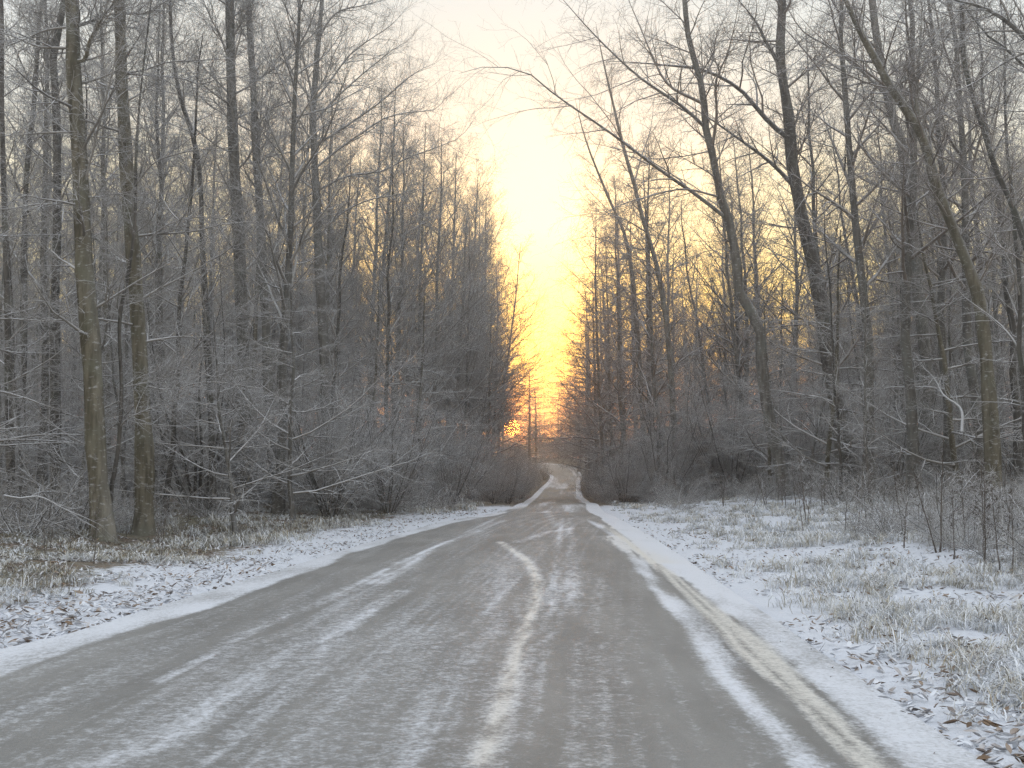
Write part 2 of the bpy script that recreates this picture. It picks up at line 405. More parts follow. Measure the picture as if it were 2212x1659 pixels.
TALL = [proto(101, 19, .125, 30, .28, 48, lambda t, L: 1.2 + 4.2 * (1.05 - t), .09, BARK_GREY, TWIG_FROST, UP, 10),
        proto(102, 17, .10, 26, .32, 44, lambda t, L: 1.0 + 3.8 * (1.05 - t), .10, BARK_DARK, TWIG_FROST, UP, 12, .04),
        proto(103, 21, .14, 32, .35, 52, lambda t, L: 1.2 + 4.6 * (1.05 - t), .08, BARK_OLIVE, TWIG_FROST, UP, 8, .025)]
RTALL = [proto(111, 18, .13, 26, .25, 46, lambda t, L: 1.2 + 4.4 * (1.05 - t), .06, BARK_GREY, TWIG_BROWN, DROOP, 10, .05),
         proto(112, 16, .11, 24, .3, 42, lambda t, L: 1.1 + 3.9 * (1.05 - t), .08, BARK_DARK, TWIG_BROWN, UP, 12, .06),
         proto(113, 20, .15, 28, .3, 48, lambda t, L: 1.2 + 4.6 * (1.05 - t), .06, BARK_GREY, TWIG_BROWN, DROOP, 8, .04)]
FAN = [proto(121, 17, .13, 34, .18, 40, lambda t, L: 1.2 + 5.2 * (1.0 - t), .09, BARK_GREY, TWIG_FROST, UP, 6),
       proto(122, 15, .11, 30, .2, 44, lambda t, L: 1.1 + 4.4 * (1.0 - t), .07, BARK_GREY, TWIG_FROST, UP, 6, .04)]
BIRCH = [proto(131, 16, .10, 30, .22, 40, lambda t, L: 1.0 + 3.4 * (1.0 - t), .05, BARK_GREY, TWIG_BROWN, DROOP, 4, .05)]
ALDER = [proto(141, 13, .11, 44, .12, 76, lambda t, L: .6 + 3.9 * (1.0 - t), .035, BARK_DARK, TWIG_BROWN, LAY, 0, .02, .35),
         proto(142, 12, .10, 40, .16, 72, lambda t, L: .7 + 3.4 * (1.0 - t), .03, BARK_DARK, TWIG_BROWN, LAY, 0, .03, .3)]
POLE = [proto(151, 10, .045, 22, .25, 45, lambda t, L: .5 + 1.5 * (1.0 - t), .08, BARK_DARK, TWIG_FROST, UP[1:], 8, .06),
        proto(152, 8, .035, 20, .2, 50, lambda t, L: .5 + 1.4 * (1.0 - t), .06, BARK_GREY, TWIG_FROST, UP[1:], 8, .08)]
UNDER = [proto(161, 7, .06, 26, .12, 78, lambda t, L: 1.0 + 2.4 * (1.0 - t), .02, BARK_OLIVE, TWIG_FROST, LAY, 0, .06, .4),
         proto(162, 6, .05, 22, .1, 74, lambda t, L: 1.2 + 2.4 * (1.0 - t), .03, BARK_GREY, TWIG_FROST, LAY, 0, .08, .3)]

def bush_proto(seed, H, n, spread, trop, spec, mat):
    r = np.random.default_rng(seed)
    a = r.random(n) * 6.28; base = np.stack([np.cos(a) * .18 * r.random(n), np.sin(a) * .18 * r.random(n), np.full(n, -.1)], 1)
    d = np.stack([np.cos(a) * spread * r.uniform(.3, 1.2, n), np.sin(a) * spread * r.uniform(.3, 1.2, n), np.ones(n)], 1)
    P = 8; pts = np.empty((n, P, 3)); pts[:, 0] = base; L = H * r.uniform(.6, 1.15, n)
    for q in range(1, P):
        d = d + r.normal(0, .09, d.shape); d[:, 2] += trop; d /= np.linalg.norm(d, axis=1, keepdims=True)
        pts[:, q] = pts[:, q - 1] + d * (L / (P - 1))[:, None]
    rad = np.linspace(.022 * H / 3.5, .004, P)[None].repeat(n, 0) * r.uniform(.6, 1.2, n)[:, None]
    return make_mesh('stem', [tubes(pts, rad, 5)], BARK_DARK), make_mesh('twigs', crown_of(r, pts, rad, spec), mat)
BSP = [(11, .1, 1, 58, 14, lambda t, L: .34 * L * (1.2 - .6 * t), 5, .01, .14, 4, 0),
       (8, .15, 1, 50, 15, lambda t, L: .42 * L, 4, .01, .16, 3, 0),
       (4, .2, 1, 45, 15, lambda t, L: .5 * L, 3, .02, .18, 3, 0)]
BUSH = [bush_proto(201, 4.2, 19, .7, .02, BSP, TWIG_BUSH), bush_proto(202, 3.2, 18, .95, 0, BSP, TWIG_BUSH), bush_proto(203, 5.2, 17, .5, .03, BSP, TWIG_FROST)]
BRAM = [bush_proto(211, 1.5, 16, 1.2, -.06, BSP[:2], TWIG_BUSH), bush_proto(212, 1.1, 14, 1.5, -.05, BSP[:2], TWIG_BUSH)]

def place(name, pr, x, y, sc, rz, tilt, label, cat, group, parts=('trunk', 'crown'), sz=1.):
    e = empty(name, (x, y, gz(x, y))); e.rotation_euler = (tilt[1], tilt[0], rz)
    e.scale = (sc, sc, sc * sz)
    # lean in world axes: rotation order puts z first when leaning about world x / y
    e.rotation_mode = 'ZXY'; 
    for nm, m in zip(parts, pr): mesh_obj(nm, m, e)
    return tag(e, label, cat, group)

# ---- traced trees: (u, v) are points followed on the trunk and limbs, each tree at its own distance
c1 = lambda *p: [(.3968 * x, .3968 * y) for x, y in p]
c2 = lambda *p: [(548.6 + .3968 * x, .3968 * y) for x, y in p]
c3 = lambda *p: [(1042.4 + .3968 * x, .3968 * y) for x, y in p]
c4 = lambda *p: [(1536 + .3969 * x, .3969 * y) for x, y in p]
c5 = lambda *p: [(.3968 * x, 603.5 + .3968 * y) for x, y in p]
c7 = lambda *p: [(1474.7 + .3968 * x, 603.5 + .3968 * y) for x, y in p]
def hero(name, label, Yd, trunk, widths, limbs, bark, twig, spec, seed, nside=14, side_t=(.25, .98), side_len=1.6, side_ang=60, side_trop=.05, side_flat=0.):
    r = np.random.default_rng(seed)
    ub, vb = trunk[0]
    bx = (ub - W0 / 2) * Yd / F; bz = gz(bx, Yd)
    lean_y = r.normal(0, .03)
    tp = []
    for i, (u, v) in enumerate(trunk):
        p = at(u, v, Yd); p = at(u, v, Yd + lean_y * (p[2] - bz)); tp.append([*p, np.interp(i, np.linspace(0, len(trunk) - 1, len(widths)), widths) * Yd / F / 2 * (.85 if ub > 1106 else .95)])
    # straight down to the ground, and on above the frame
    tp.insert(0, [tp[0][0] + (tp[0][0] - tp[1][0]) * .02, tp[0][1], min(bz - .2, tp[0][2] - .1), tp[0][3] * 1.12])
    d = np.array(tp[-1]) - np.array(tp[-2]); d = d / np.linalg.norm(d[:3])
    rt = tp[-1][3]; ext = min(8., rt * 70)
    dd = d[:3].copy(); pt = np.array(tp[-1][:3])
    for q in (1, 2, 3):
        dd = dd + r.normal(0, .05, 3); dd[2] += .1; dd /= np.linalg.norm(dd)
        pt = pt + dd * ext / 3
        tp.append([*pt, rt * (1 - q / 3) + .006])
    T = resample(tp, 30); T[:, 3] = np.maximum(T[:, 3], .005)
    org = np.array([T[0, 0], Yd, bz])
    e = empty(name, org)
    tpp, trr = T[None, :, :3] - org, T[None, :, 3]
    # little knees and swellings along the stem
    trr = trr * (1 + .05 * r.normal(0, 1, trr.shape))
    mesh_obj('trunk', make_mesh('trunk', [tubes(tpp, trr, 12)], bark), e)
    LP, LR = [], []
    for (px, w0) in limbs:
        sl = r.uniform(-.35, .35); q = []
        u0, v0 = px[0]
        j = np.argmin([math.hypot(proj(t[:3])[0] - u0, proj(t[:3])[1] - v0) for t in T])
        y0 = T[j, 1]; acc = 0; pu, pv = u0, v0
        q.append([*T[j, :3]])
        for (u, v) in px[1:] if len(px) > 1 else px:
            acc += math.hypot(u - pu, v - pv) * Yd / F; pu, pv = u, v
            q.append(at(u, v, y0 + sl * acc))
        q = resample(np.array(q), 14)
        rr = np.linspace(w0 * .85 * Yd / F / 2, .006, 14); rr = np.minimum(rr, T[j, 3] * .9)
        LP.append(q - org); LR.append(np.maximum(rr, .005))
        mesh_obj('limb', make_mesh('limb', [tubes(LP[-1][None], LR[-1][None], 7)], bark if w0 > 9 else twig), e)
    ch = []
    if nside:
        b, br = grow(r, tpp, trr, nside, side_t[0], side_t[1], side_ang, 12, lambda t, L: side_len * (1.25 - .5 * t), 7, side_trop, .10, .3, .004, side_flat, .03)
        ch += [tubes(b, br, 5)] + crown_of(r, b, br, spec)
    if LP:
        LP, LR = np.array(LP), np.array(LR)
        b, br = grow(r, LP, LR, 16, .12, 1.0, 45, 13, lambda t, L: .30 * L * (1.25 - .7 * t) + .35, 7, spec[0][7], .12, .5, .003)
        ch += [tubes(b, br, 4)] + crown_of(r, b, br, spec[1:])
        b, br = grow(r, LP, LR, 26, .15, 1.0, 50, 15, lambda t, L: .25 + .08 * L, 5, spec[1][7], .16, .3, .003)
        ch += [tubes(b, br, 3)] + crown_of(r, b, br, spec[2:])
    mesh_obj('crown', make_mesh('crown', ch, twig), e)
    tag(e, label, 'tree')
    HB.append((org[0], Yd))
    return e
HB = []
LOW = [(10, .1, 1, 50, 12, lambda t, L: .40 * L * (1.1 - .5 * t), 5, .02, .10, 4, .3),
       (7, .15, 1, 48, 14, lambda t, L: .45 * L, 4, .02, .14, 3, .2), (4, .2, 1, 45, 15, lambda t, L: .5 * L, 3, .02, .15, 3, 0)]
hero('beech_tree', 'thickest olive-brown trunk on the left, nearest the left verge', 19.5,
     c5((565, 1440), (545, 1200), (520, 900), (510, 600), (490, 300)) + c1((462, 1500), (447, 1200), (440, 1000), (420, 650), (400, 400), (398, 200), (393, 0)), (62, 44, 42, 36, 34, 33),
     [(c1((440, 165), (520, 105), (590, 52), (660, -40)), 12), (c1((430, 420), (455, 330), (490, 220), (560, 100), (640, -20)), 13), (c1((440, 1095), (330, 1105), (200, 1112), (0, 1140), (-150, 1120)), 5),
      (c1((440, 1100), (560, 1070), (640, 1055), (760, 1080)), 4), (c1((400, 110), (250, 165), (120, 220), (0, 265)), 7), (c1((480, 1020), (560, 600), (640, 290), (690, 140), (740, 0)), 7)],
     BARK_OLIVE, TWIG_FROST, LOW, 301, 26, (.2, .9), 1.6, 72, .02)
hero('beech_tree', 'second thick olive trunk from the left, paler, just right of the thickest one', 21.5,
     c5((780, 1400), (788, 1000), (775, 700), (755, 300)) + c1((730, 1450), (705, 1150), (690, 950), (678, 700), (660, 400), (656, 200), (650, 0)), (58, 36, 32, 30, 27, 24),
     [(c1((690, 140), (800, 70), (900, 8), (1000, -40)), 9), (c1((690, 405), (850, 412), (1010, 432), (1080, 458), (1200, 425), (1400, 418)), 6), (c1((690, 440), (790, 380), (900, 342), (1050, 330), (1280, 318)), 5),
      (c1((690, 1000), (850, 880), (1000, 830), (1280, 800)), 5), (c1((720, 1330), (900, 1230), (1100, 1180), (1300, 1210)), 5), (c5((760, 560), (900, 600), (1100, 560), (1400, 590)), 4)],
     BARK_OLIVE, TWIG_FROST, LOW, 302, 28, (.2, .95), 1.8, 70, .02)
hero('tall_bare_tree', 'straight grey trunk, taller of the close pair midway across the left wood', 30,
     c5((1345, 1330), (1335, 900), (1325, 400)) + c1((1312, 1600), (1295, 1200), (1275, 900), (1263, 600), (1255, 300), (1250, 0)), (40, 30, 28, 26, 22, 20),
     [(c1((1260, 340), (1200, 200), (1140, 80), (1090, -40)), 7), (c1((1265, 560), (1170, 430), (1080, 340), (980, 250)), 6), (c1((1255, 260), (1310, 130), (1360, 10)), 6), (c1((1300, 570), (1400, 440), (1500, 330), (1640, 190)), 6), (c1((1270, 600), (1150, 540), (1000, 520)), 4)],
     BARK_GREY, TWIG_FROST, UP, 303, 30, (.3, .98), 2.2, 50, .06)
hero('tall_bare_tree', 'slimmer grey trunk, right of the taller one in the close pair on the left', 33,
     c5((1500, 1300), (1470, 800), (1450, 300)) + c1((1432, 1500), (1412, 1100), (1392, 800), (1380, 500), (1362, 200), (1350, 0)), (30, 22, 20, 18, 15, 12),
     [(c1((1400, 690), (1470, 600), (1560, 560), (1700, 480)), 6), (c1((1380, 480), (1450, 400), (1560, 330), (1700, 190), (1800, 110)), 7), (c1((1390, 780), (1330, 640), (1230, 560)), 4)],
     BARK_GREY, TWIG_FROST, UP, 304, 26, (.3, .98), 2.2, 48, .06)
hero('open_crowned_tree', 'bare tree with a wide fan of upswept limbs against the sky, left of the gap', 38,
     [(712, 1110), (707, 950), (700, 760)] + c2((352, 1400), (345, 1200), (336, 1000), (326, 800), (322, 600), (330, 480), (345, 300), (360, 120), (375, -60)), (30, 22, 19, 16, 13, 9),
     [(c2((345, 1010), (500, 960), (700, 930), (830, 862), (1000, 800), (1130, 740), (1190, 660)), 7), (c2((350, 950), (450, 820), (600, 715), (720, 640), (850, 610), (1000, 590), (1050, 510)), 7),
      (c2((340, 780), (450, 720), (600, 620), (720, 530), (830, 430), (920, 372), (985, 345)), 7), (c2((345, 640), (420, 560), (560, 430), (680, 330), (770, 262), (845, 220)), 7),
      (c2((345, 540), (430, 420), (520, 300), (620, 222), (700, 170), (765, 120), (815, 60)), 7), (c2((360, 140), (450, 70), (600, 28), (750, -10)), 7), (c2((310, 500), (290, 400), (240, 220), (200, 40), (180, -60)), 7),
      (c2((320, 740), (240, 640), (180, 540), (120, 410), (70, 330)), 6), (c2((310, 1070), (200, 930), (120, 830), (60, 740), (0, 640)), 7), (c2((310, 790), (200, 828), (100, 850), (-60, 900)), 5),
      (c2((362, 1290), (480, 1160), (620, 1090), (800, 1055), (960, 1000)), 6), (c2((300, 560), (210, 400), (150, 250), (90, 130)), 6), (c2((330, 1090), (180, 1120), (0, 1170)), 5)],
     BARK_GREY, TWIG_FROST, UP, 305, 22, (.35, .98), 2.4, 42, .07)
hero('dark_trunk_tree', 'dark straight trunk cut by the left edge of the picture', 24,
     [(24, 1130), (20, 900)] + c1((40, 1659), (20, 1000), (10, 600), (5, 0)), (26, 14, 11, 10), [], BARK_DARK, TWIG_FROST, LOW, 306, 24, (.2, .95), 1.8, 65, .02)
hero('dark_trunk_tree', 'dark forked trunk between the left picture edge and the thickest trunk', 27,
     [(118, 1120), (120, 900)] + c1((300, 1600), (310, 1300), (312, 900), (302, 500), (290, 300), (330, 120), (345, 0)), (30, 19, 18, 16, 12), [(c1((290, 310), (240, 150), (190, 0)), 7), (c1((305, 600), (380, 480), (420, 330)), 5)], BARK_DARK, TWIG_FROST, LOW, 307, 26, (.25, .95), 1.8, 60, .03)
hero('dark_trunk_tree', 'thin dark trunk bending left high up, second from the left edge', 29,
     [(60, 1110)] + c1((130, 1659), (135, 1200), (150, 880), (182, 600), (200, 350), (215, 100), (230, 0)), (22, 13, 12, 10, 8), [], BARK_DARK, TWIG_FROST, LOW, 308, 22, (.25, .95), 1.6, 60, .03)
hero('tall_bare_tree', 'narrow trunk with a long double bend between the thick olive trunks and the grey pair', 27,
     [(460, 1100)] + c1((1115, 1600), (1100, 1300), (1082, 900), (1045, 720), (990, 560), (955, 400), (925, 0)), (20, 11, 10, 9, 7), [], BARK_DARK, TWIG_FROST, UP, 309, 22, (.3, .98), 1.7, 50, .05)
hero('dark_sapling', 'dark leaning sapling between the two thick olive trunks', 20,
     c5((605, 1150), (640, 950), (662, 620), (655, 180)) + c1((700, 1480), (735, 1200), (740, 900), (760, 560), (800, 200)), (11, 9, 8, 6, 4), [(c5((575, 845), (680, 770), (790, 715), (1000, 640)), 4), (c5((670, 600), (800, 560), (1000, 500)), 3)], BARK_DARK, TWIG_FROST, LOW, 310, 14, (.2, .9), .9, 60, .03)
# right of the road
hero('leaning_tree', 'big dark trunk leaning left, thickest one right of the road', 38,
     c7((935, 1140), (890, 900), (850, 700), (800, 500), (770, 250), (735, 50)) + c4((560, 1450), (510, 1250), (470, 1050), (435, 850), (430, 700), (410, 550), (380, 380), (376, 250), (385, 100), (385, -20)), (50, 40, 37, 34, 31, 27, 24, 22),
     [(c4((410, 790), (330, 680), (250, 590), (150, 480), (50, 420), (-60, 375), (-200, 360), (-350, 345), (-600, 330)), 15), (c4((440, 980), (330, 890), (200, 790), (100, 720), (0, 650), (-80, 600), (-200, 520)), 13),
      (c4((365, 350), (300, 230), (250, 130), (200, 60), (130, -20)), 13), (c4((400, 120), (425, 30), (440, -60)), 9), (c4((415, 510), (480, 420), (600, 330), (760, 220), (880, 150)), 8), (c4((440, 700), (520, 540), (640, 460), (800, 405)), 7),
      (c7((740, 430), (640, 420), (520, 370), (420, 300), (300, 270)), 8), (c7((770, 640), (640, 635), (540, 610), (440, 540)), 5), (c4((440, 900), (500, 780), (560, 640), (580, 520)), 7), (c4((330, 255), (220, 225), (100, 215), (0, 240)), 7)],
     BARK_DARK, TWIG_BROWN, DROOP, 320, 36, (.3, .98), 2.2, 52, .03)
hero('leaning_tree', 'tree with a long limb reaching across the sky towards the gap, right of the road', 36,
     c7((545, 1090), (480, 800), (430, 500), (395, 200)) + c3((1420, 1650), (1380, 1400), (1340, 1200), (1290, 1050), (1260, 870), (1215, 700), (1200, 500), (1160, 350), (1120, 200), (1100, -10)), (34, 27, 26, 22, 19, 16, 13),
     [(c3((1320, 1150), (1150, 1050), (1000, 950), (800, 800), (650, 690), (500, 590), (350, 480), (270, 410), (150, 370), (0, 365), (-130, 400)), 11), (c3((1215, 700), (1100, 590), (1000, 520), (880, 440), (720, 300), (600, 180), (440, 0), (380, -70)), 10),
      (c3((1100, 595), (1000, 450), (930, 320), (880, 200), (830, 80), (780, -30)), 9), (c3((1260, 860), (1275, 600), (1268, 450), (1330, 300), (1380, 100), (1400, -20)), 9), (c3((1200, 480), (1250, 340), (1270, 200), (1360, 30)), 6),
      (c3((1300, 1070), (1100, 1030), (900, 1070), (700, 1140), (560, 1250)), 6), (c3((1240, 850), (1100, 850), (940, 865), (760, 850)), 4)],
     BARK_GREY, TWIG_BROWN, DROOP, 321, 34, (.35, .98), 2.0, 50, .03)
# limbs that branch off the long limb are grown on a helper list below
hero('leaning_tree', 'pale grey forked trunk in the middle of the right wood', 41,
     c7((1370, 1080), (1340, 700), (1310, 300)) + c4((1130, 1600), (1110, 1350), (1080, 1150), (1060, 950), (1040, 800), (990, 650), (950, 450), (900, 200), (875, -20)), (40, 30, 28, 26, 22, 18),
     [(c4((945, 470), (800, 370), (650, 260), (500, 170), (420, 50), (380, -50)), 10), (c4((895, 270), (830, 200), (770, 100), (720, -20)), 10), (c4((1060, 1010), (950, 930), (850, 830), (760, 740)), 9), (c4((1000, 640), (880, 560), (720, 470), (620, 430)), 7), (c4((1060, 1100), (900, 1010), (800, 960), (680, 800)), 8)],
     BARK_GREY, TWIG_BROWN, DROOP, 322, 34, (.3, .98), 2.2, 50, .04)
hero('leaning_tree', 'curving grey-green trunk leaning left near the right verge, with an upright second stem', 27,
     c7((1705, 1240), (1690, 1000), (1665, 600), (1640, 300), (1600, 50)) + c4((1400, 1450), (1340, 1300), (1280, 1150), (1220, 1000), (1180, 830), (1120, 680), (1050, 580), (980, 480), (900, 330), (820, 190), (760, 60), (700, -80)), (46, 34, 30, 26, 24, 22, 16, 11),
     [(c4((1120, 690), (1120, 600), (1125, 400), (1140, 200), (1150, 0), (1155, -60)), 12), (c4((1180, 880), (1100, 890), (960, 885), (880, 905), (800, 960)), 5), (c4((1210, 850), (1320, 880), (1440, 940), (1600, 1040)), 5), (c4((1125, 400), (1090, 330), (1000, 480)), 5), (c4((1130, 420), (1200, 330), (1260, 280)), 5)],
     BARK_OLIVE, TWIG_BROWN, DROOP, 323, 32, (.3, .98), 1.8, 52, .04)
hero('dark_trunk_tree', 'thin dark trunk slanting out of the picture at the right edge', 23,
     [(2275, 1090), (2262, 800), (2240, 620)] + c4((1700, 1300), (1670, 1200), (1610, 1050), (1540, 900), (1490, 720), (1430, 550), (1380, 350), (1365, 50), (1360, -60)), (22, 16, 15, 14, 12, 10), [(c4((1490, 700), (1380, 640), (1300, 590), (1200, 500)), 4), (c4((1540, 800), (1560, 600), (1590, 400), (1610, 200)), 5)], BARK_DARK, TWIG_BROWN, DROOP, 324, 22, (.3, .95), 1.6, 55, .03)
hero('roadside_tree', 'tree outside the right edge whose thick frosted limbs hang into the top right corner', 15,
     [(2480, 1180), (2450, 800), (2400, 400), (2350, 180)], (60, 45, 40, 30),
     [([(2360, 190), (2280, 125), (2212, 79), (2187, 56), (2155, 32), (2112, 12), (2064, 0), (2010, -20)], 24), ([(2385, 300), (2300, 210), (2212, 143), (2171, 103), (2131, 75), (2104, 40), (2080, 10), (2060, -30)], 13), ([(2400, 420), (2290, 330), (2220, 300)], 6)],
     BARK_GREY, TWIG_FROST, LOW, 325, 0)
hero('young_tree', 'slim two-way forked young tree at the front of the right wood edge', 50,
     [(1462, 1070), (1452, 850), (1440, 700), (1431, 640), (1419, 575), (1400, 510), (1387, 468), (1372, 405), (1350, 330), (1335, 270)], (17, 13, 12, 10, 8),
     [([(1372, 405), (1385, 340), (1405, 280), (1412, 220)], 5), ([(1419, 575), (1360, 500), (1300, 440), (1260, 400)], 4), ([(1400, 510), (1340, 470), (1280, 462), (1220, 470)], 4), ([(1431, 640), (1380, 560), (1320, 545), (1250, 560)], 4)], BARK_GREY, TWIG_BROWN, DROOP, 326, 26, (.3, .98), 2.0, 48, .03)
hero('young_tree', 'slim young tree nearest the gap on the right side, leaning left', 56,
     [(1395, 1060), (1385, 850), (1375, 700), (1370, 635), (1360, 555), (1346, 496), (1320, 440), (1295, 380)], (15, 12, 11, 9, 6),
     [([(1362, 570), (1310, 520), (1270, 510), (1235, 520)], 4), ([(1372, 650), (1320, 600), (1270, 590), (1235, 600)], 4)], BARK_GREY, TWIG_BROWN, DROOP, 327, 28, (.3, .98), 2.2, 48, .02)

# ---- placed trees that draw the outline of the gap: (kind, u, distance, top v, label)
def outline(pr, name, u, Yd, vtop, H0_, rz, lean, label, wide=1., grp=None):
    x = (u - W0 / 2) * Yd / F; z0 = gz(x, Yd); ztop = at(u, vtop, Yd)[2]
    sc = (ztop - z0) / H0_
    place(name, pr, x, Yd, sc * wide, rz, (lean, 0), label, 'tree', grp, sz=1 / wide); HB.append((x, Yd))
outline(FAN[0], 'bare_tree', 850, 50, 275, 16.8, 0, .02, 'frosted bare tree right behind the open fan-shaped tree')
outline(FAN[1], 'bare_tree', 935, 56, 300, 14.8, 1, .02, 'frosted bare tree, second from the fan-shaped tree towards the gap')
outline(FAN[0], 'bare_tree', 1005, 70, 370, 16.8, 2.2, .03, 'frosted bare tree third from the fan-shaped tree towards the gap')
outline(FAN[1], 'bare_tree', 975, 62, 440, 14.8, 3.2, .05, 'shorter bare tree in front of the wood edge left of the gap')
outline(BIRCH[0], 'birch_tree', 1052, 92, 520, 15.8, .4, .13, 'golden-lit fine-twigged tree leaning right into the gap')
outline(BIRCH[0], 'birch_tree', 1020, 80, 470, 15.8, 2.4, .06, 'fine-twigged tree just left of the one leaning into the gap')
outline(ALDER[0], 'alder_tree', 1143, 142, 790, 12.9, 0, .0, 'layered dark tree right beside the low sun, left of the far road bend', 1.35)
outline(ALDER[1], 'alder_tree', 1158, 162, 835, 11.9, 1.1, .0, 'lower layered tree right of the sun, at the bottom of the gap', 1.9)
outline(ALDER[0], 'alder_tree', 1050, 125, 760, 12.9, 2.0, .0, 'layered tree left of the low sun')
outline(ALDER[1], 'alder_tree', 1270, 125, 690, 11.9, .5, 0, 'layered dark tree right of the far road bend', 1.4)
outline(ALDER[0], 'alder_tree', 1300, 105, 610, 12.9, 2.5, 0, 'taller layered tree behind the one right of the far road bend')
outline(ALDER[1], 'alder_tree', 1250, 165, 800, 11.9, 3.5, 0, 'small layered tree at the bottom right of the sunset gap', 1.6)
outline(BIRCH[0], 'birch_tree', 1330, 80, 560, 15.8, 1.4, -.06, 'fine-twigged tree leaning left into the gap from the right wood')
for q_, (u_, Y_, v_, kk) in enumerate([(1290, 78, 600, 0), (1320, 66, 500, 1), (1350, 72, 430, 0), (1285, 95, 640, 1), (1410, 62, 360, 0), (1310, 88, 560, 1), (1375, 84, 470, 0), (1345, 58, 380, 1), (1425, 52, 300, 1), (1305, 66, 450, 1), (1275, 110, 620, 0)]):
    outline(BIRCH[0] if kk else ALDER[q_ % 2], 'edge_tree', u_, Y_, v_, 15.8 if kk else (12.9, 11.9)[q_ % 2], q_ * 1.1, -.02, 'dense twiggy tree at the right wood edge beside the gap', 1.05, 'twiggy trees beside the gap, right')
for q_, (u_, Y_, v_, kk) in enumerate([(1060, 75, 560, 1), (1030, 86, 500, 1), (1075, 105, 700, 0), (1050, 68, 640, 0), (1000, 60, 480, 1), (900, 52, 330, 2), (960, 66, 330, 2), (1035, 78, 430, 2), (1020, 72, 520, 2)]):
    outline(FAN[q_ % 2] if kk == 2 else BIRCH[0] if kk else ALDER[q_ % 2], 'edge_tree', u_, Y_, v_, (16.8, 14.8)[q_ % 2] if kk == 2 else 15.8 if kk else (12.9, 11.9)[q_ % 2], q_ * 1.3, .02, 'dense twiggy tree at the left wood edge beside the gap', 1.0, 'twiggy trees beside the gap, left')
outline(POLE[0], 'young_tree', 1207, 205, 850, 9.8, 0, 0, 'single thin sapling standing in the middle of the sunset gap')
for i, (u, Yd, vt) in enumerate([(1165, 240, 885), (1192, 270, 912), (1222, 255, 888), (1245, 230, 850), (1146, 215, 850), (1270, 240, 800), (1085, 250, 840), (1050, 210, 800), (1176, 226, 890), (1160, 205, 868), (1232, 212, 865), (1256, 214, 820), (1212, 236, 900), (1284, 222, 760)]):
    x = (u - W0 / 2) * Yd / F; z0 = gz(x, Yd); sc = (at(u, vt, Yd)[2] - z0) / 12.9
    place('alder_tree', ALDER[i % 2], x, Yd, sc, i * 1.3, (0, 0), 'far layered tree along the skyline beyond the road bend', 'tree', 'far trees beyond the road bend')

# ---- the wood on both sides
def zone_label(side, Yd, kind):
    dist = 'front rows' if Yd < 45 else ('middle rows' if Yd < 90 else 'farthest rows')
    k = {'tall': 'bare upright tree', 'pole': 'thin pole-like young tree', 'under': 'low level-branched tree'}[kind]
    w = 'left' if side < 0 else 'right'
    return f'{k} among the {dist} of the wood {w} of the road', f'{k}s, {dist} of the {w} wood'
pts = []
def clear(x, y, rmin):
    for a, b in pts + HB:
        if (a - x) ** 2 + (b - y) ** 2 < rmin * rmin: return False
    return True
def sun_line(x, y, m): return y > 60 and abs(x + .0004 * y) < m
def scatter(n, side, y0, y1, dmin, dmax, rmin, fn, power=1.0, umax=1.12):
    c = 0; tries = 0
    while c < n and tries < 6000:
        tries += 1
        y = y0 + (y1 - y0) * rng.random() ** power
        lim = .4424 * umax * y + 1
        x = -rng.uniform(-12, lim) if side < 0 else rng.uniform(-2, lim)
        d, s_ = road_dist(np.array([x]), np.array([y])); d, s_ = float(d[0]), float(s_[0])
        if s_ * side < 0 or d < dmin or d > dmax or not clear(x, y, rmin): continue
        if fn(x, y, d): pts.append((x, y)); c += 1
    return c
GU = [700, 860, 940, 1000, 1070, 1090, 1100, 1150, 1185, 1197, 1210, 1225, 1250, 1275, 1310, 1400]
GV = [-400, 30, 200, 290, 420, 600, 740, 830, 900, 930, 890, 790, 680, 620, 350, -400]
def cap(x, y, half_w):
    u = W0 / 2 + F * x / y; w_ = half_w * F / y
    v = max(float(np.interp(q, GU, GV)) for q in (u - w_, u, u + w_))
    return at(u, v, y)[2] - gz(x, y)
def do_tall(side):
    P_ = TALL if side < 0 else RTALL
    def fn(x, y, d):
        if sun_line(x, y, 1.0): return False
        k_ = rng.integers(3); Hk = ((19, 17, 21) if side < 0 else (18, 16, 20))[k_]
        sc = min(rng.uniform(.75, 1.15), cap(x, y, 1.6) / Hk)
        if sc < .42: return False
        lab, grp = zone_label(side, y, 'tall')
        lean = rng.normal(0, .025) - (.06 * rng.random() if side > 0 else -.01)
        place('bare_tree', P_[k_], x, y, sc, rng.random() * 6.28, (lean, rng.normal(0, .02)), lab, 'tree', grp); return True
    return fn
NL = scatter(175, -1, 24, 150, 4.0, 80, 1.6, do_tall(-1), 1.0)
NR = scatter(150, 1, 28, 150, 5, 70, 1.6, do_tall(1), 1.0)
def do_pole(side):
    def fn(x, y, d):
        if sun_line(x, y, .7): return False
        if cap(x, y, .6) < 10: return False
        lab, grp = zone_label(side, y, 'pole')
        place('young_tree', POLE[rng.integers(2)], x, y, rng.uniform(.7, 1.2), rng.random() * 6.28, (rng.normal(0, .07) - (.05 if side > 0 else 0), rng.normal(0, .05)), lab, 'tree', grp); return True
    return fn
scatter(70, -1, 21, 90, 4, 50, .8, do_pole(-1)); scatter(70, 1, 24, 90, 6, 50, .8, do_pole(1))
def do_under(side):
    def fn(x, y, d):
        if cap(x, y, 1.5) < 7: return False
        lab, grp = zone_label(side, y, 'under')
        place('understorey_tree', UNDER[rng.integers(2)], x, y, rng.uniform(.7, 1.2), rng.random() * 6.28, (rng.normal(0, .08), rng.normal(0, .05)), lab, 'tree', grp); return True
    return fn
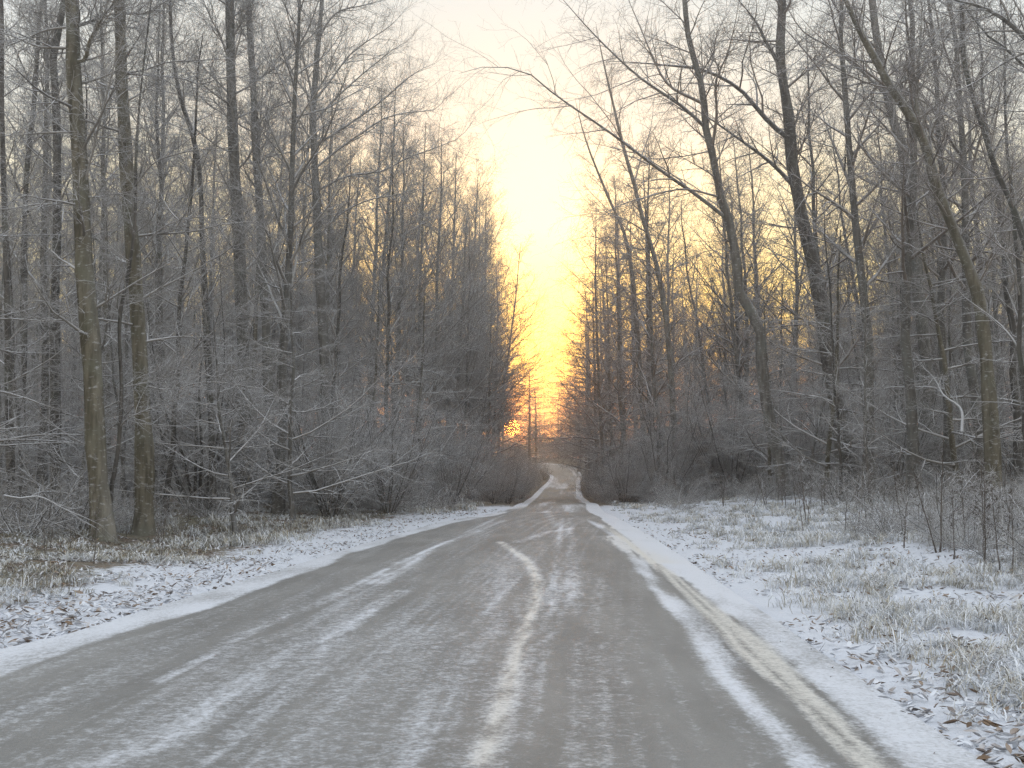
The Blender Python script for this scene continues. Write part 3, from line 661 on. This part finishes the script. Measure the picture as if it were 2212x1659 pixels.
scatter(70, -1, 19, 75, 3.0, 40, 1.1, do_under(-1)); scatter(30, 1, 28, 80, 6, 40, 1.2, do_under(1))

# ---- shrubs along the edges and under the trees
def do_bush(side):
    def fn(x, y, d):
        u = W0 / 2 + F * x / y
        H = min(rng.uniform(.7, 1.35), cap(x, y, .8) / 5)
        if d < 3: H *= .75
        if sun_line(x, y, 3): H = min(H, (1.35 + .032 * y - gz(x, y) - .8) / 5.2)
        if H < .3: return False
        w = 'left' if side < 0 else 'right'; e = 'edge' if d < 9 else 'inside'
        place('shrub', BUSH[rng.integers(3)], x, y, H, rng.random() * 6.28, (rng.normal(0, .08), rng.normal(0, .08)),
              f'frosted leafless shrub at the edge of the wood {w} of the road' if e == 'edge' else f'leafless shrub deep under the trees {w} of the road', 'shrub',
              f'leafless shrubs, {e} of the {w} wood', ('stem', 'twigs')); return True
    return fn
scatter(72, -1, 28, 160, 2.0, 9, 1.0, do_bush(-1), 1.2); scatter(30, -1, 22, 90, 7, 36, 1.2, do_bush(-1), 1.0)
scatter(50, 1, 44, 160, 2.0, 9, 1.0, do_bush(1), 1.2); scatter(28, 1, 32, 90, 8, 36, 1.2, do_bush(1), 1.0)
def do_edge(side):
    def fn(x, y, d):
        H = min(rng.uniform(.55, 1.0) * (.55 + .1 * d), cap(x, y, .8) / 5)
        if sun_line(x, y, 3): H = min(H, (1.35 + .032 * y - gz(x, y) - .8) / 5.2)
        if H < .22: return False
        w = 'left' if side < 0 else 'right'
        place('shrub', BUSH[rng.integers(3)], x, y, H, rng.random() * 6.28, (-side * .05, 0), f'low shrub crowding the far stretch of road on its {w} side', 'shrub', f'shrubs crowding the far road, {w} side', ('stem', 'twigs')); return True
    return fn
scatter(46, -1, 46, 190, .35, 3.0, .55, do_edge(-1)); scatter(48, 1, 46, 190, .3, 3.0, .55, do_edge(1))
for i in range(24):
    Yd = rng.uniform(203, 228); u = 1085 + 9 * i + rng.uniform(-5, 5); x = (u - W0 / 2) * Yd / F
    place('shrub', BUSH[i % 3], x, Yd, rng.uniform(.85, 1.2), i * 1.7, (0, 0), 'far leafless shrub closing the view beyond the road bend', 'shrub', 'far shrubs beyond the road bend', ('stem', 'twigs'))
def do_bram(side):
    def fn(x, y, d):
        w = 'left' if side < 0 else 'right'
        place('bramble', BRAM[rng.integers(2)], x, y, rng.uniform(.7, 1.3), rng.random() * 6.28, (0, 0), f'low tangle of bare stems at the foot of the wood {w} of the road', 'bramble', f'low tangles at the foot of the {w} wood', ('stem', 'twigs')); return True
    return fn
scatter(50, -1, 17, 60, 3.6, 14, .7, do_bram(-1)); scatter(50, 1, 20, 60, 5.5, 16, .7, do_bram(1)); scatter(40, 1, 34, 54, 2.2, 9, .6, do_bram(1)); scatter(26, 1, 11, 21, 3.2, 9, .5, do_bram(1)); scatter(24, -1, 30, 60, 2.2, 5, .6, do_bram(-1))

# ------------------------------------------------------------------ single branches and stalks
def stick(name, label, cat, pxs, Yd, w, mat, seed, twigs=True):
    r = np.random.default_rng(seed)
    q = []
    for i, (u, v) in enumerate(pxs): q.append(at(u, v, Yd + .15 * i))
    q = resample(np.array(q), 14); org = q[0].copy()
    rad = np.linspace(w * Yd / F / 2, .003, 14)[None]; P = (q - org)[None]
    ch = [tubes(P, rad, 7)]
    if twigs:
        b, br = grow(r, P, rad, 8, .2, 1, 40, 12, lambda t, L: .3 * L, 5, .02, .12, .5, .002); ch += [tubes(b, br, 4)]
        b, br = grow(r, b, br, 4, .2, 1, 45, 12, lambda t, L: .4 * L, 4, 0, .15, .5, .002); ch += [tubes(b, br, 3)]
    o = mesh_obj(name, make_mesh(name, ch, mat)); o.location = org
    return tag(o, label, cat)
WHITE = twig_mat('rimed_branch', (.3, .3, .3), (.45, .45, .46), .9)
stick('hanging_branch', 'pale frosted branch arching down in front of the left wood', 'branch', c5((20, 1175), (110, 1190), (200, 1180), (350, 1250), (470, 1300), (565, 1345)), 16.5, 4, WHITE, 1)
stick('broken_branch', 'pale bent broken branch hanging in the right wood', 'branch', c7((1520, 830), (1512, 700), (1420, 630), (1370, 540), (1290, 460)), 26, 7, WHITE, 2)
stick('fallen_stick', 'thin brown stick leaning in the frosted grass of the right verge', 'stick', [(2092, 1438), (2075, 1410), (2052, 1380), (2030, 1350)], 7.9, 5, TWIG_BROWN, 3, False)

STALK = twig_mat('dead_stalk', (.04, .03, .024), (.11, .085, .06), .4)
def stalk_mesh(seed, H):
    r = np.random.default_rng(seed)
    tp, tr = trunk_poly(r, H, .009, 8, .06, (r.normal(0, .1), r.normal(0, .1)), .002)
    tp[..., 2] += .1
    b, br = grow(r, tp, tr, 9, .35, 1, 40, 12, lambda t, L: .22 * L * (1.2 - t), 4, .05, .12, .6, .0015)
    c, cr = grow(r, b, br, 4, .3, 1, 45, 15, lambda t, L: .3 * L, 3, .03, .15, .8, .002)
    hd = grow(r, c, cr, 2, .8, 1, 20, 10, lambda t, L: .03 + 0 * t, 3, 0, .1, 2.5, .004)
    return make_mesh('weed_stalk', [tubes(tp, tr, 5), tubes(b, br, 4), tubes(c, cr, 3), tubes(hd[0], np.maximum(hd[1], .004), 4)], STALK)
SM = [stalk_mesh(i, h) for i, h in enumerate((1.1, 1.5, .9, 1.25, .8))]
for i in range(75):
    for _ in range(60):
        y = 9 + 25 * rng.random() ** 1.7; x = rng.uniform(2.5, .46 * y)
        d, s_ = road_dist(np.array([x]), np.array([y]))
        if s_[0] > 0 and 2.6 + 1.2 * rng.random() < d[0] < 10: break
    o = mesh_obj('weed_stalk', SM[rng.integers(5)]); o.location = (x, y, gz(x, y)); o.rotation_euler = (0, 0, rng.random() * 6.28); sc = rng.uniform(.7, 1.15); o.scale = (sc,) * 3
    near_ = y < 16
    tag(o, 'dark dead weed stalk standing in the frosted grass near the right picture edge' if near_ else 'dark dead weed stalk at the foot of the right wood', 'weed', 'dead weed stalks by the right verge' if near_ else 'dead weed stalks at the right wood')
for i in range(40):
    for _ in range(60):
        y = rng.uniform(9, 34); x = -rng.uniform(0, .46 * y)
        d, s_ = road_dist(np.array([x]), np.array([y]))
        if s_[0] < 0 and 1.2 < d[0] < 6: break
    o = mesh_obj('weed_stalk', SM[rng.integers(5)]); o.location = (x, y, gz(x, y)); o.rotation_euler = (0, 0, rng.random() * 6.28); sc = rng.uniform(.35, .75); o.scale = (sc,) * 3
    tag(o, 'short dead weed stalk in the brown grass of the left verge', 'weed', 'dead weed stalks on the left verge')

# ------------------------------------------------------------------ grass and leaves (uncountable)
def blade_mat(name, a, b, frost):
    m = NT(name); g_ = m.n('ShaderNodeNewGeometry'); rp = g_.outputs['Random Per Island']
    c = m.mix(m.rng(rp, 0, 1), a, b)
    n = m.noise(g_.outputs['Position'], 2.2, 3)
    r2 = m.math('FRACT', m.math('MULTIPLY', rp, 17.3))
    f = m.math('MULTIPLY', m.rng(m.math('ADD', m.math('MULTIPLY', r2, .5), n), .45, 1.0), frost)
    m.bsdf(m.mix(f, c, (.72, .75, .80)), .75, spec=.25); return m.m
def grass(name, side, ntuft, per, dr, yr, hl, mat, label, droop, seed, power=1.6):
    r = np.random.default_rng(seed)
    y = yr[0] + (yr[1] - yr[0]) * r.random(ntuft * 12) ** power
    x = r.uniform(1.5, 2.5 + .46 * y) if side > 0 else -r.uniform(-2, .46 * y + .5)
    d, s_ = road_dist(x, y)
    den = vnoise(x * .9, y * .9, 21 + seed)
    ok = (s_ * side > 0) & (d > dr[0]) & (d < dr[1]) & (r.random(len(y)) < smooth(d, dr[0], dr[0] + 1.2) + .08) & (den > .3 + .16 * (y < 12))
    x, y = x[ok][:ntuft], y[ok][:ntuft]; n = len(x)
    sz = r.uniform(.6, 1.25, n)
    bx = np.repeat(x, per) + r.normal(0, .06, n * per) * np.repeat(sz, per); by = np.repeat(y, per) + r.normal(0, .06, n * per) * np.repeat(sz, per)
    bz = ground_z(bx, by)
    a = r.random(n * per) * 6.28; a2 = np.repeat(r.random(n) * 6.28, per); a = np.where(r.random(n * per) < .5, a, a2 + r.normal(0, .5, n * per))
    L = r.uniform(*hl, n * per) * np.repeat(sz * (.35 + 1.1 * vnoise(x * .6, y * .6, 77)), per); ou = np.stack([np.cos(a), np.sin(a), 0 * a], 1)
    d0 = ou * r.uniform(.15, .9, n * per)[:, None] + np.array([0, 0, 1.]); pts_ = [np.stack([bx, by, bz - .01], 1)]
    for q in range(3):
        d0 = d0 / np.linalg.norm(d0, axis=1, keepdims=True); pts_.append(pts_[-1] + d0 * (L / 3)[:, None]); d0 = d0 + ou * droop * .5 - np.array([0, 0, droop])
    wd = np.stack([-np.sin(a), np.cos(a), 0 * a], 1) * (r.uniform(.0018, .0042, n * per) * (1 + np.maximum(by - 10, 0) / 18))[:, None]
    V = np.stack([pts_[0] - wd, pts_[0] + wd, pts_[1] - wd, pts_[1] + wd, pts_[2] - wd * .8, pts_[2] + wd * .8, pts_[3]], 1).reshape(-1, 3)
    b = (np.arange(n * per) * 7)[:, None]
    q4 = np.concatenate([b + np.array([[0, 1, 3, 2]]), b + np.array([[2, 3, 5, 4]])]); t3 = b + np.array([[4, 5, 6]])
    me = make_mesh(name, [(V, q4), (np.zeros((0, 3)), t3 - len(V))], mat)   # triangles share the vertices of the quads
    return tag(mesh_obj(name, me), label, 'grass', kind='stuff')
G_R = blade_mat('rimed_grass', (.30, .25, .17), (.42, .40, .33), .95)
G_L = blade_mat('brown_grass', (.16, .14, .08), (.36, .31, .21), .85)
grass('grass', 1, 4600, 22, (.2, 10), (5, 46), (.10, .30), G_R, 'white frosted grass on the right verge', .55, 31)
grass('grass', -1, 3000, 20, (.9, 7), (8, 52), (.08, .26), G_L, 'brownish half-frosted grass on the left verge', .5, 32, 1.3)

def leaves(name, side, n, dr, yr, label, seed, frost):
    r = np.random.default_rng(seed)
    y = yr[0] + (yr[1] - yr[0]) * r.random(n * 8) ** 1.6
    x = r.uniform(1.5, 2.5 + .46 * y) if side > 0 else -r.uniform(-2, .46 * y + .5)
    d, s_ = road_dist(x, y)
    ok = (s_ * side > 0) & (d > dr[0]) & (d < dr[1]) & (vnoise(x * 1.4, y * 1.4, 41) > .3)
    x, y = x[ok][:n], y[ok][:n]; n = len(x); z = ground_z(x, y) + r.uniform(.004, .035, n)
    a = r.random(n) * 6.28; L = r.uniform(.018, .046, n); Wd = L * r.uniform(.45, .75, n); cup = L * r.uniform(.05, .5, n); tilt = r.normal(0, .35, n)
    f = np.stack([np.cos(a), np.sin(a), tilt], 1); s2 = np.stack([-np.sin(a), np.cos(a), r.normal(0, .35, n)], 1)
    c = np.stack([x, y, z], 1); up = np.array([0, 0, 1.])
    e = lambda u, v, w: c + f * (L * u)[:, None] + s2 * (Wd * v)[:, None] + up * (cup * w)[:, None]
    o = np.ones(n)
    V = np.stack([e(-1 * o, 0 * o, .6 * o), e(-.3 * o, .5 * o, .9 * o), e(.4 * o, .42 * o, .8 * o), e(1 * o, 0 * o, .5 * o), e(.4 * o, -.42 * o, .8 * o), e(-.3 * o, -.5 * o, .9 * o), e(-.3 * o, 0 * o, 0 * o), e(.4 * o, 0 * o, 0 * o)], 1).reshape(-1, 3)
    b = (np.arange(n) * 8)[:, None]
    q4 = np.concatenate([b + np.array([[1, 2, 7, 6]]), b + np.array([[6, 7, 4, 5]])])
    t3 = np.concatenate([b + np.array([q]) for q in ([0, 1, 6], [0, 6, 5], [2, 3, 7], [7, 3, 4])])
    me = make_mesh(name, [(V, q4), (np.zeros((0, 3)), t3 - len(V))], blade_mat(name + '_brown', (.10, .066, .045), (.25, .175, .115), frost))
    return tag(mesh_obj(name, me), label, 'leaves', kind='stuff')
leaves('leaf_litter', 1, 9000, (-.25, 8), (5, 30), 'fallen brown leaves dusted with snow on the right verge', 51, .9)
leaves('leaf_litter', -1, 9500, (-.08, 6), (8, 36), 'fallen brown leaves dusted with snow beside the left road edge', 52, .92)

# ------------------------------------------------------------------ light and air
SUN_EL, SUN_AZ = R(1.85), 0.0
sun_d = bpy.data.lights.new('sun', 'SUN'); sun = bpy.data.objects.new('sun', sun_d); COL.objects.link(sun)
sun_d.energy = 2.6; sun_d.angle = R(.5); sun_d.color = (1, .40, .09)
sun.rotation_euler = (R(90) - SUN_EL, 0, R(180)); sun.location = (0, 50, 40)

wd = bpy.data.worlds.new('World'); SC.world = wd; wd.use_nodes = True
nt = wd.node_tree; nt.nodes.clear()
N = lambda k_: nt.nodes.new(k_)
out = N('ShaderNodeOutputWorld'); bg1 = N('ShaderNodeBackground'); bg2 = N('ShaderNodeBackground'); add = N('ShaderNodeAddShader')
sky = N('ShaderNodeTexSky'); sky.sky_type = 'NISHITA'; sky.sun_disc = False; sky.sun_elevation = SUN_EL; sky.sun_rotation = SUN_AZ
sky.air_density = 1.0; sky.dust_density = 3.0; sky.ozone_density = 1.0; sky.altitude = 50
nt.links.new(sky.outputs[0], bg1.inputs[0]); bg1.inputs[1].default_value = .12
# thin bright cloud veil over that sky: its colour runs from orange at the horizon to pale grey overhead, warmest round the sun
tc = N('ShaderNodeTexCoord'); sep = N('ShaderNodeSeparateXYZ'); nt.links.new(tc.outputs['Generated'], sep.inputs[0])
def ramp(stops):
    r_ = N('ShaderNodeValToRGB'); el = r_.color_ramp.elements
    el[0].position, el[0].color = stops[0][0], (*stops[0][1], 1); el[1].position, el[1].color = stops[-1][0], (*stops[-1][1], 1)
    for p_, c_ in stops[1:-1]:
        e_ = el.new(p_); e_.color = (*c_, 1)
    return r_
warm = ramp([(0, (3.2, .26, .01)), (.042, (3.6, .40, .01)), (.064, (2.7, .86, .02)), (.09, (1.6, 1.15, .05)), (.14, (1.35, 1.2, .24)), (.2, (1.0, 1.03, .58)), (.28, (.40, .56, .56)), (.40, (.25, .41, .47)), (.55, (.56, .67, .78)), (1, (1.13, 1.18, 1.25))])
cool = ramp([(0, (1.0, .72, .42)), (.06, (1.0, .80, .55)), (.15, (.90, .84, .68)), (.3, (.56, .61, .62)), (.5, (.80, .86, .94)), (1, (1.13, 1.18, 1.25))])
nt.links.new(sep.outputs['Z'], warm.inputs[0]); nt.links.new(sep.outputs['Z'], cool.inputs[0])
sdir = (0.0, math.cos(SUN_EL), math.sin(SUN_EL))
dot = N('ShaderNodeVectorMath'); dot.operation = 'DOT_PRODUCT'; dot.inputs[1].default_value = sdir
nrm = N('ShaderNodeVectorMath'); nrm.operation = 'NORMALIZE'; nt.links.new(tc.outputs['Generated'], nrm.inputs[0]); nt.links.new(nrm.outputs[0], dot.inputs[0])
mr = N('ShaderNodeMapRange'); mr.interpolation_type = 'SMOOTHSTEP'; nt.links.new(dot.outputs['Value'], mr.inputs[0])
mr.inputs[1].default_value = math.cos(R(38)); mr.inputs[2].default_value = math.cos(R(3))
mx = N('ShaderNodeMix'); mx.data_type = 'RGBA'; nt.links.new(mr.outputs[0], mx.inputs[0]); nt.links.new(cool.outputs[0], mx.inputs[6]); nt.links.new(warm.outputs[0], mx.inputs[7])
# soft cloud mottling
cn = N('ShaderNodeTexNoise'); cn.inputs['Scale'].default_value = 5; cn.inputs['Detail'].default_value = 4; nt.links.new(nrm.outputs[0], cn.inputs['Vector'])
cr = N('ShaderNodeMapRange'); nt.links.new(cn.outputs['Fac'], cr.inputs[0]); cr.inputs[1].default_value = .3; cr.inputs[2].default_value = .7; cr.inputs[3].default_value = .95; cr.inputs[4].default_value = 1.04
vm = N('ShaderNodeVectorMath'); vm.operation = 'SCALE'; nt.links.new(mx.outputs[2], vm.inputs[0]); nt.links.new(cr.outputs[0], vm.inputs['Scale'])
# the sun's own disc with a small aureole
disc = N('ShaderNodeMapRange'); disc.interpolation_type = 'SMOOTHSTEP'; nt.links.new(dot.outputs['Value'], disc.inputs[0]); disc.inputs[1].default_value = math.cos(R(.44)); disc.inputs[2].default_value = math.cos(R(.30)); disc.inputs[4].default_value = 350
aur = N('ShaderNodeMapRange'); aur.interpolation_type = 'SMOOTHSTEP'; nt.links.new(dot.outputs['Value'], aur.inputs[0]); aur.inputs[1].default_value = math.cos(R(2.2)); aur.inputs[2].default_value = math.cos(R(.3)); aur.inputs[4].default_value = 3.5
sm_ = N('ShaderNodeMath'); sm_.operation = 'ADD'; nt.links.new(disc.outputs[0], sm_.inputs[0]); nt.links.new(aur.outputs[0], sm_.inputs[1])
sc_ = N('ShaderNodeVectorMath'); sc_.operation = 'SCALE'; sc_.inputs[0].default_value = (1.0, .17, .015); nt.links.new(sm_.outputs[0], sc_.inputs['Scale'])
ad = N('ShaderNodeVectorMath'); ad.operation = 'ADD'; nt.links.new(vm.outputs[0], ad.inputs[0]); nt.links.new(sc_.outputs[0], ad.inputs[1])
nt.links.new(ad.outputs[0], bg2.inputs[0]); bg2.inputs[1].default_value = 1.0
nt.links.new(bg1.outputs[0], add.inputs[0]); nt.links.new(bg2.outputs[0], add.inputs[1]); nt.links.new(add.outputs[0], out.inputs[0])

hz = NT('winter_haze'); pv = hz.n('ShaderNodeVolumePrincipled'); pv.inputs['Color'].default_value = (.93, .93, .95, 1); pv.inputs['Density'].default_value = .003; pv.inputs['Anisotropy'].default_value = .82
hz.l(pv.outputs[0], hz.out.inputs['Volume'])
bxv = np.array([(x, y, z) for x in (-620, 620) for y in (-80, 920) for z in (-3.2, 34)], float)
hme = make_mesh('haze', [(bxv, np.array([(0, 1, 3, 2), (4, 6, 7, 5), (0, 4, 5, 1), (2, 3, 7, 6), (0, 2, 6, 4), (1, 5, 7, 3)]))], hz.m, False)
tag(mesh_obj('haze', hme), kind='stuff')

# ------------------------------------------------------------------ render settings
SC.view_settings.view_transform = 'Standard'; SC.view_settings.look = 'None'; SC.view_settings.exposure = .3; SC.view_settings.gamma = 1
cy = SC.cycles
cy.max_bounces = 5; cy.diffuse_bounces = 4; cy.glossy_bounces = 2; cy.volume_bounces = 0; cy.transparent_max_bounces = 4
cy.use_denoising = True; cy.denoising_prefilter = 'NONE'; cy.use_adaptive_sampling = False
cy.sample_clamp_indirect = 6
print('trees', NL, NR, 'objects', len(bpy.data.objects), 'faces', sum(len(m.polygons) for m in bpy.data.meshes))
